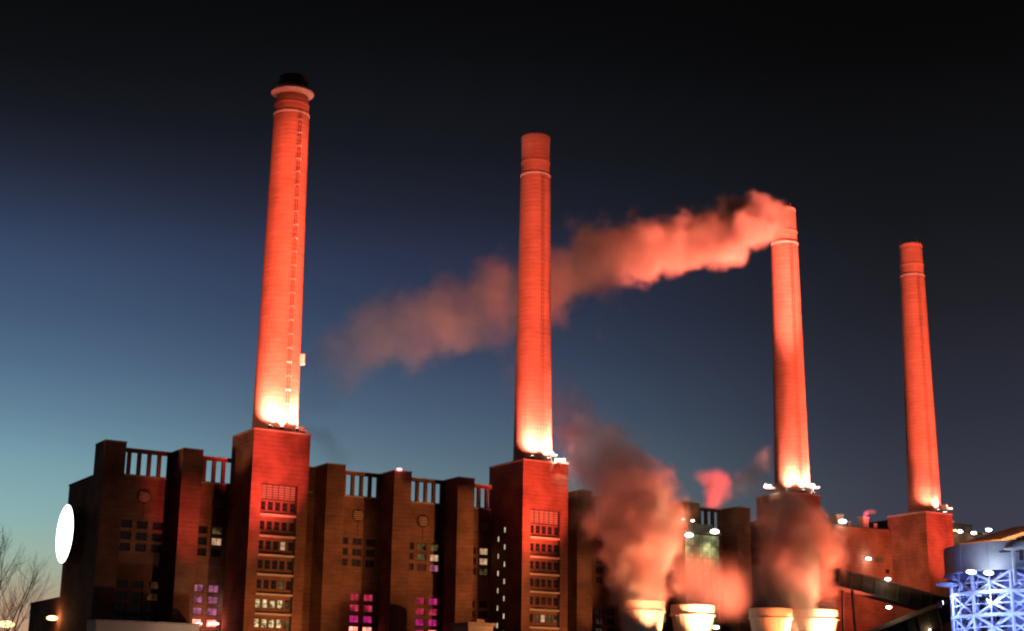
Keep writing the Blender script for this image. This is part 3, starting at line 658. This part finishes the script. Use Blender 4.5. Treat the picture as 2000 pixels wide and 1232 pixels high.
# ------------------------------------------------------------------ bare trees at the left edge
def tree(label, x, y, h, seed):
    rnd = random.Random(seed); t = thing('bare_tree', label, 'tree', (x, y, GZ), 'bare winter trees')
    tr, tw = MB(), MB()
    def grow(p, d, ln, r, depth):
        mb = tr if depth < 2 else tw
        n = 3; q = p
        for i in range(n):
            d2 = (d+Vector((rnd.gauss(0, .07), rnd.gauss(0, .07), rnd.gauss(.03, .05)))).normalized(); e = q+d2*(ln/n); ra = r*(1-.3*i/n); rb = r*(1-.3*(i+1)/n)
            mb.bar(q, e, ra, r2=rb, seg=6 if depth < 3 else 3); q, d = e, d2
            if depth < 6 and (depth > 0 or i > 0):
                for _ in range(1):
                    sd = Vector((rnd.gauss(0, 1), rnd.gauss(0, 1), rnd.gauss(.25, .4))).normalized(); nd = (d*.85+sd*.62).normalized()
                    grow(q, nd, ln*rnd.uniform(.5, .72), rb*.55, depth+1 if depth < 4 else depth+1)
        if depth < 6: grow(q, d, ln*.7, r*.66, depth+1)
    grow(Vector((0, 0, 0)), Vector((0, 0, 1)), h*.38, h*.014, 0)
    tr.build('trunk', bark, t); tw.build('crown', bark, t)
    return t
tp = atY(22, 1232, 190)
tree('bare winter tree rising behind the lamp at the left edge', tp.x, 190, 21, 5)
tree('second bare tree cut off by the left edge', atY(-42, 1232, 196).x, 196, 23, 11)

# ------------------------------------------------------------------ smoke and steam
def vol_mat(name, color, aniso=.15):
    m = bpy.data.materials.new(name); m.use_nodes = True; n, l = m.node_tree.nodes, m.node_tree.links; n.clear()
    v = n.new('ShaderNodeVolumePrincipled'); v.inputs['Color'].default_value = (*color, 1); v.inputs['Density'].default_value = 1; v.inputs['Anisotropy'].default_value = aniso
    o = n.new('ShaderNodeOutputMaterial'); l.new(v.outputs[0], o.inputs['Volume']); return m
steam_m = vol_mat('steam', (.92, .91, .9)); smoke_m = vol_mat('smoke', (.80, .66, .56))
def plume(name, label, pts, mat, voxel=.9, nscale=.16, amp=.9, soft=.45, seed=0):
    """pts: (x, y, z, radius, density). A fog grid: nearness to the plume's path, eaten into by billows of noise"""
    P = []
    for a, b in zip(pts, pts[1:]):
        L = (Vector(a[:3])-Vector(b[:3])).length; n = max(2, int(L/(.18*min(a[3], b[3])+.01)))
        for i in range(n): P.append([a[k]+(b[k]-a[k])*i/n for k in range(5)])
    P.append(list(pts[-1])); o0 = Vector(pts[0][:3])
    me = bpy.data.meshes.new(name); me.from_pydata([tuple(Vector(p[:3])-o0) for p in P], [], [])
    for k, nm in ((3, 'rad'), (4, 'dens')):
        at = me.attributes.new(nm, 'FLOAT', 'POINT'); at.data.foreach_set('value', [p[k] for p in P])
    o = bpy.data.objects.new(name, me); COL.objects.link(o); o.location = o0
    o['kind'] = 'stuff'; o['label'] = label; o['category'] = 'smoke' if 'smoke' in name else 'steam'
    g = bpy.data.node_groups.new(name, 'GeometryNodeTree'); g.is_modifier = True
    g.interface.new_socket('Geometry', in_out='INPUT', socket_type='NodeSocketGeometry'); g.interface.new_socket('Geometry', in_out='OUTPUT', socket_type='NodeSocketGeometry')
    N, L = g.nodes, g.links; gi, go = N.new('NodeGroupInput'), N.new('NodeGroupOutput')
    pos = N.new('GeometryNodeInputPosition')
    def mth(op, a, b=None, c=None, clamp=False):
        m = N.new('ShaderNodeMath'); m.operation = op; m.use_clamp = clamp
        for i, v in enumerate((a, b, c)):
            if v is None: continue
            if isinstance(v, (int, float)): m.inputs[i].default_value = v
            else: L.new(v, m.inputs[i])
        return m.outputs[0]
    off = N.new('ShaderNodeVectorMath'); off.operation = 'ADD'; off.inputs[1].default_value = (seed*31.7, seed*17.3, seed*5.1); L.new(pos.outputs[0], off.inputs[0])
    def noise(sc, det, ro):
        z = N.new('ShaderNodeTexNoise'); z.inputs['Scale'].default_value = sc; z.inputs['Detail'].default_value = det; z.inputs['Roughness'].default_value = ro; L.new(off.outputs[0], z.inputs['Vector']); return z
    big = noise(nscale*.4, 1, .5); wv = N.new('ShaderNodeVectorMath'); wv.operation = 'SUBTRACT'; L.new(big.outputs['Color'], wv.inputs[0]); wv.inputs[1].default_value = (.5, .5, .5)
    near0 = N.new('GeometryNodeSampleNearest'); near0.domain = 'POINT'; L.new(gi.outputs[0], near0.inputs['Geometry'])
    def samp(idx, typ, src):
        s = N.new('GeometryNodeSampleIndex'); s.data_type = typ; s.domain = 'POINT'; L.new(gi.outputs[0], s.inputs['Geometry']); L.new(idx, s.inputs['Index'])
        L.new(src, [i for i in s.inputs if i.name == 'Value' and i.enabled][0]); return [x for x in s.outputs if x.enabled][0]
    def named(nm): a = N.new('GeometryNodeInputNamedAttribute'); a.data_type = 'FLOAT'; a.inputs['Name'].default_value = nm; return [x for x in a.outputs if x.enabled][0]
    r0 = samp(near0.outputs[0], 'FLOAT', named('rad'))
    sc_ = N.new('ShaderNodeVectorMath'); sc_.operation = 'SCALE'; L.new(wv.outputs[0], sc_.inputs[0]); L.new(mth('MULTIPLY', r0, 1.6), sc_.inputs['Scale'])
    wp = N.new('ShaderNodeVectorMath'); wp.operation = 'ADD'; L.new(pos.outputs[0], wp.inputs[0]); L.new(sc_.outputs[0], wp.inputs[1])
    nr = N.new('GeometryNodeSampleNearest'); nr.domain = 'POINT'; L.new(gi.outputs[0], nr.inputs['Geometry']); L.new(wp.outputs[0], nr.inputs['Sample Position'])
    idx = nr.outputs[0]
    rad, den = samp(idx, 'FLOAT', named('rad')), samp(idx, 'FLOAT', named('dens'))
    ps = N.new('GeometryNodeInputPosition'); cpos = samp(idx, 'FLOAT_VECTOR', ps.outputs[0])
    ds = N.new('ShaderNodeVectorMath'); ds.operation = 'DISTANCE'; L.new(wp.outputs[0], ds.inputs[0]); L.new(cpos, ds.inputs[1])
    f = mth('DIVIDE', ds.outputs['Value'], rad)
    nz = noise(nscale, 5, .58)
    f = mth('ADD', f, mth('MULTIPLY', mth('SUBTRACT', .5, nz.outputs[0]), amp*2.2))
    k = mth('SUBTRACT', 1.0, f); k = mth('DIVIDE', k, soft, clamp=True)
    k = mth('MULTIPLY', k, mth('ADD', mth('MULTIPLY', k, .6), .4))
    d = mth('MULTIPLY', k, den)
    vc = N.new('GeometryNodeVolumeCube'); L.new(d, vc.inputs['Density'])
    mn = [min(p[k]-p[3]*1.75 for p in P)-o0[k] for k in range(3)]; mxx = [max(p[k]+p[3]*1.75 for p in P)-o0[k] for k in range(3)]
    vc.inputs['Min'].default_value = mn; vc.inputs['Max'].default_value = mxx
    for nm, a, b in zip('XYZ', mn, mxx): vc.inputs['Resolution '+nm].default_value = max(8, int((b-a)/voxel))
    sm = N.new('GeometryNodeSetMaterial'); sm.inputs['Material'].default_value = mat; L.new(vc.outputs[0], sm.inputs[0]); L.new(sm.outputs[0], go.inputs[0])
    me.materials.append(mat)
    md = o.modifiers.new('fog', 'NODES'); md.node_group = g
    return o
def w(px, py, y, r, d): p = atY(px, py, y); return (p.x, p.y, p.z, r, d)
plume('chimney_smoke', 'smoke plume drifting left from the third chimney, red near it and brown beyond',
      [w(1533, 407, 252.5, 2.2, .9), w(1505, 424, 252.5, 4.3, .8), w(1450, 438, 253, 5.6, .7), w(1380, 460, 253.5, 6.2, .6), w(1310, 478, 254, 6.8, .5), w(1240, 478, 255, 7.6, .34), w(1180, 500, 257, 8.8, .18), w(1110, 550, 260, 9.8, .095),
       w(1020, 585, 265, 10.0, .058), w(930, 594, 269, 10.0, .048), w(850, 618, 272, 9.2, .04), w(760, 650, 275, 8.4, .033), w(680, 695, 276, 8.2, .027), w(610, 745, 278, 8.5, .015), w(540, 775, 280, 8, .006)], smoke_m, .7, .16, .95, .4, 1)
plume('cooling_steam', 'tall steam cloud rising from the leftmost cooling stack',
      [(147.4, 200.5, 16.5, 3.7, .8), (147.2, 201, 20, 5.2, .6), (147.8, 203, 25, 6.2, .5), w(1258, 1060, 208, 6.8, .34), w(1250, 1000, 216, 7.8, .15), w(1215, 940, 232, 7.6, .065), w(1180, 880, 256, 7.6, .05), w(1140, 850, 262, 6.6, .055), w(1085, 770, 266, 7.4, .024), w(1030, 720, 268, 6.5, .012)], steam_m, .55, .24, .8, .32, 2)
plume('cooling_steam', 'broad steam cloud in front of the third chimney tower',
      [(178.8, 200.5, 17.6, 4.6, .3), w(1550, 1130, 204, 6.8, .28), w(1570, 1080, 210, 6.8, .4), w(1562, 1030, 216, 6.4, .3), w(1515, 990, 222, 5.0, .12)], steam_m, .55, .24, .9, .32, 3)
plume('cooling_steam', 'thin brown steam between the second and third cooling stacks',
      [(158, 201, 18, 3.4, .09), w(1370, 1120, 206, 6.5, .07), w(1430, 1140, 206, 6.5, .08), w(1500, 1140, 206, 6.5, .07)], steam_m, .9, .15, .6, .6, 4)
plume('roof_steam', 'round pink steam puff above the dark roof left of the smoking chimney', [w(1386, 985, 262, 1.8, .5), w(1392, 962, 262, 3.3, .45), w(1400, 938, 262, 3.7, .36), w(1365, 928, 262, 2.0, .1)], steam_m, .5, .26, .5, .6, 5)
plume('roof_steam', 'thin pink wisp left of the smoking chimney foot', [w(1400, 945, 262, 2.2, .07), w(1445, 950, 260, 3.4, .12), w(1480, 922, 258, 3.6, .15), w(1500, 890, 257, 2.6, .1)], steam_m, .6, .25, .6, .6, 6)
plume('roof_steam', 'small red steam patch right of the second chimney foot', [w(1090, 842, 262, 1.6, .12), w(1125, 838, 263, 2.8, .14), w(1160, 845, 264, 3.6, .09), w(1195, 880, 264, 4.5, .05)], steam_m, .6, .22, .6, .6, 7)
plume('roof_smoke', 'faint brown smoke right of the leftmost tower', [w(600, 838, 262, 2.0, .1), w(640, 850, 263, 3.2, .09), w(655, 890, 264, 3.2, .05)], smoke_m, .7, .2, .6, .6, 8)
plume('roof_steam', 'two tiny pink steam puffs above a wing roof vent', [w(1690, 1004, 263, .8, .6), w(1697, 999, 263, .7, .4), w(1708, 998, 263, .8, .6)], steam_m, .25, .5, .5, .5, 9)
# floods that catch the smoke, with unseen beams added to brighten it
spot((206, 215, 10), (220.5, 252, 107.5), 5.2e6, (1, .20, .14), 18, .7, .8)
spot((216, 236, 46), (196, 256, 98), 1.6e6, (1, .19, .12), 34, 1, .6)
spot((146, 263, 39.6), (142, 270, 94), 1.3e5, (1, .44, .27), 85, 1, .6)
spot((166, 178, 9), (148.5, 201.5, 25), 260000, (1, .13, .055), 30, 1, .5)
spot((140, 182, 6), (149, 203, 30), 75000, (1, .2, .07), 40, 1, .5)
spot((180, 212, 10), (158, 210, 34), 300000, (1, .17, .08), 60, 1, .5)
spot((199, 205, 8), (187, 208, 32), 240000, (1, .12, .05), 44, 1, .5)
spot((172, 190, 10.2), (178, 208, 26), 26000, (1, .22, .07), 50, 1, .5)
spot((217.5, 247.2, 48.4), (209, 262, 50.5), 130000, (1, .10, .09), 60, 1, .3)
spot((165, 256, 44.4), (168, 263, 52), 24000, (1, .11, .09), 80, 1, .3)
point((258, 262.0, 47.5), 500, (1, .1, .2), .2)
spot((200, 263, 39.4), (217, 252.5, 108), 6e5, (1, .20, .13), 20, 1, .4)  # added to brighten the shaded smoke near the chimney top
spot((164, 262, 39.5), (170, 246, 56), 26000, (1, .36, .28), 80, 1, .4)  # added to lift the dark upper part of the tall steam
spot((213, 212, 9), (195, 214, 38), 170000, (1, .13, .06), 44, 1, .5)  # added to brighten the dark side of the broad steam cloud
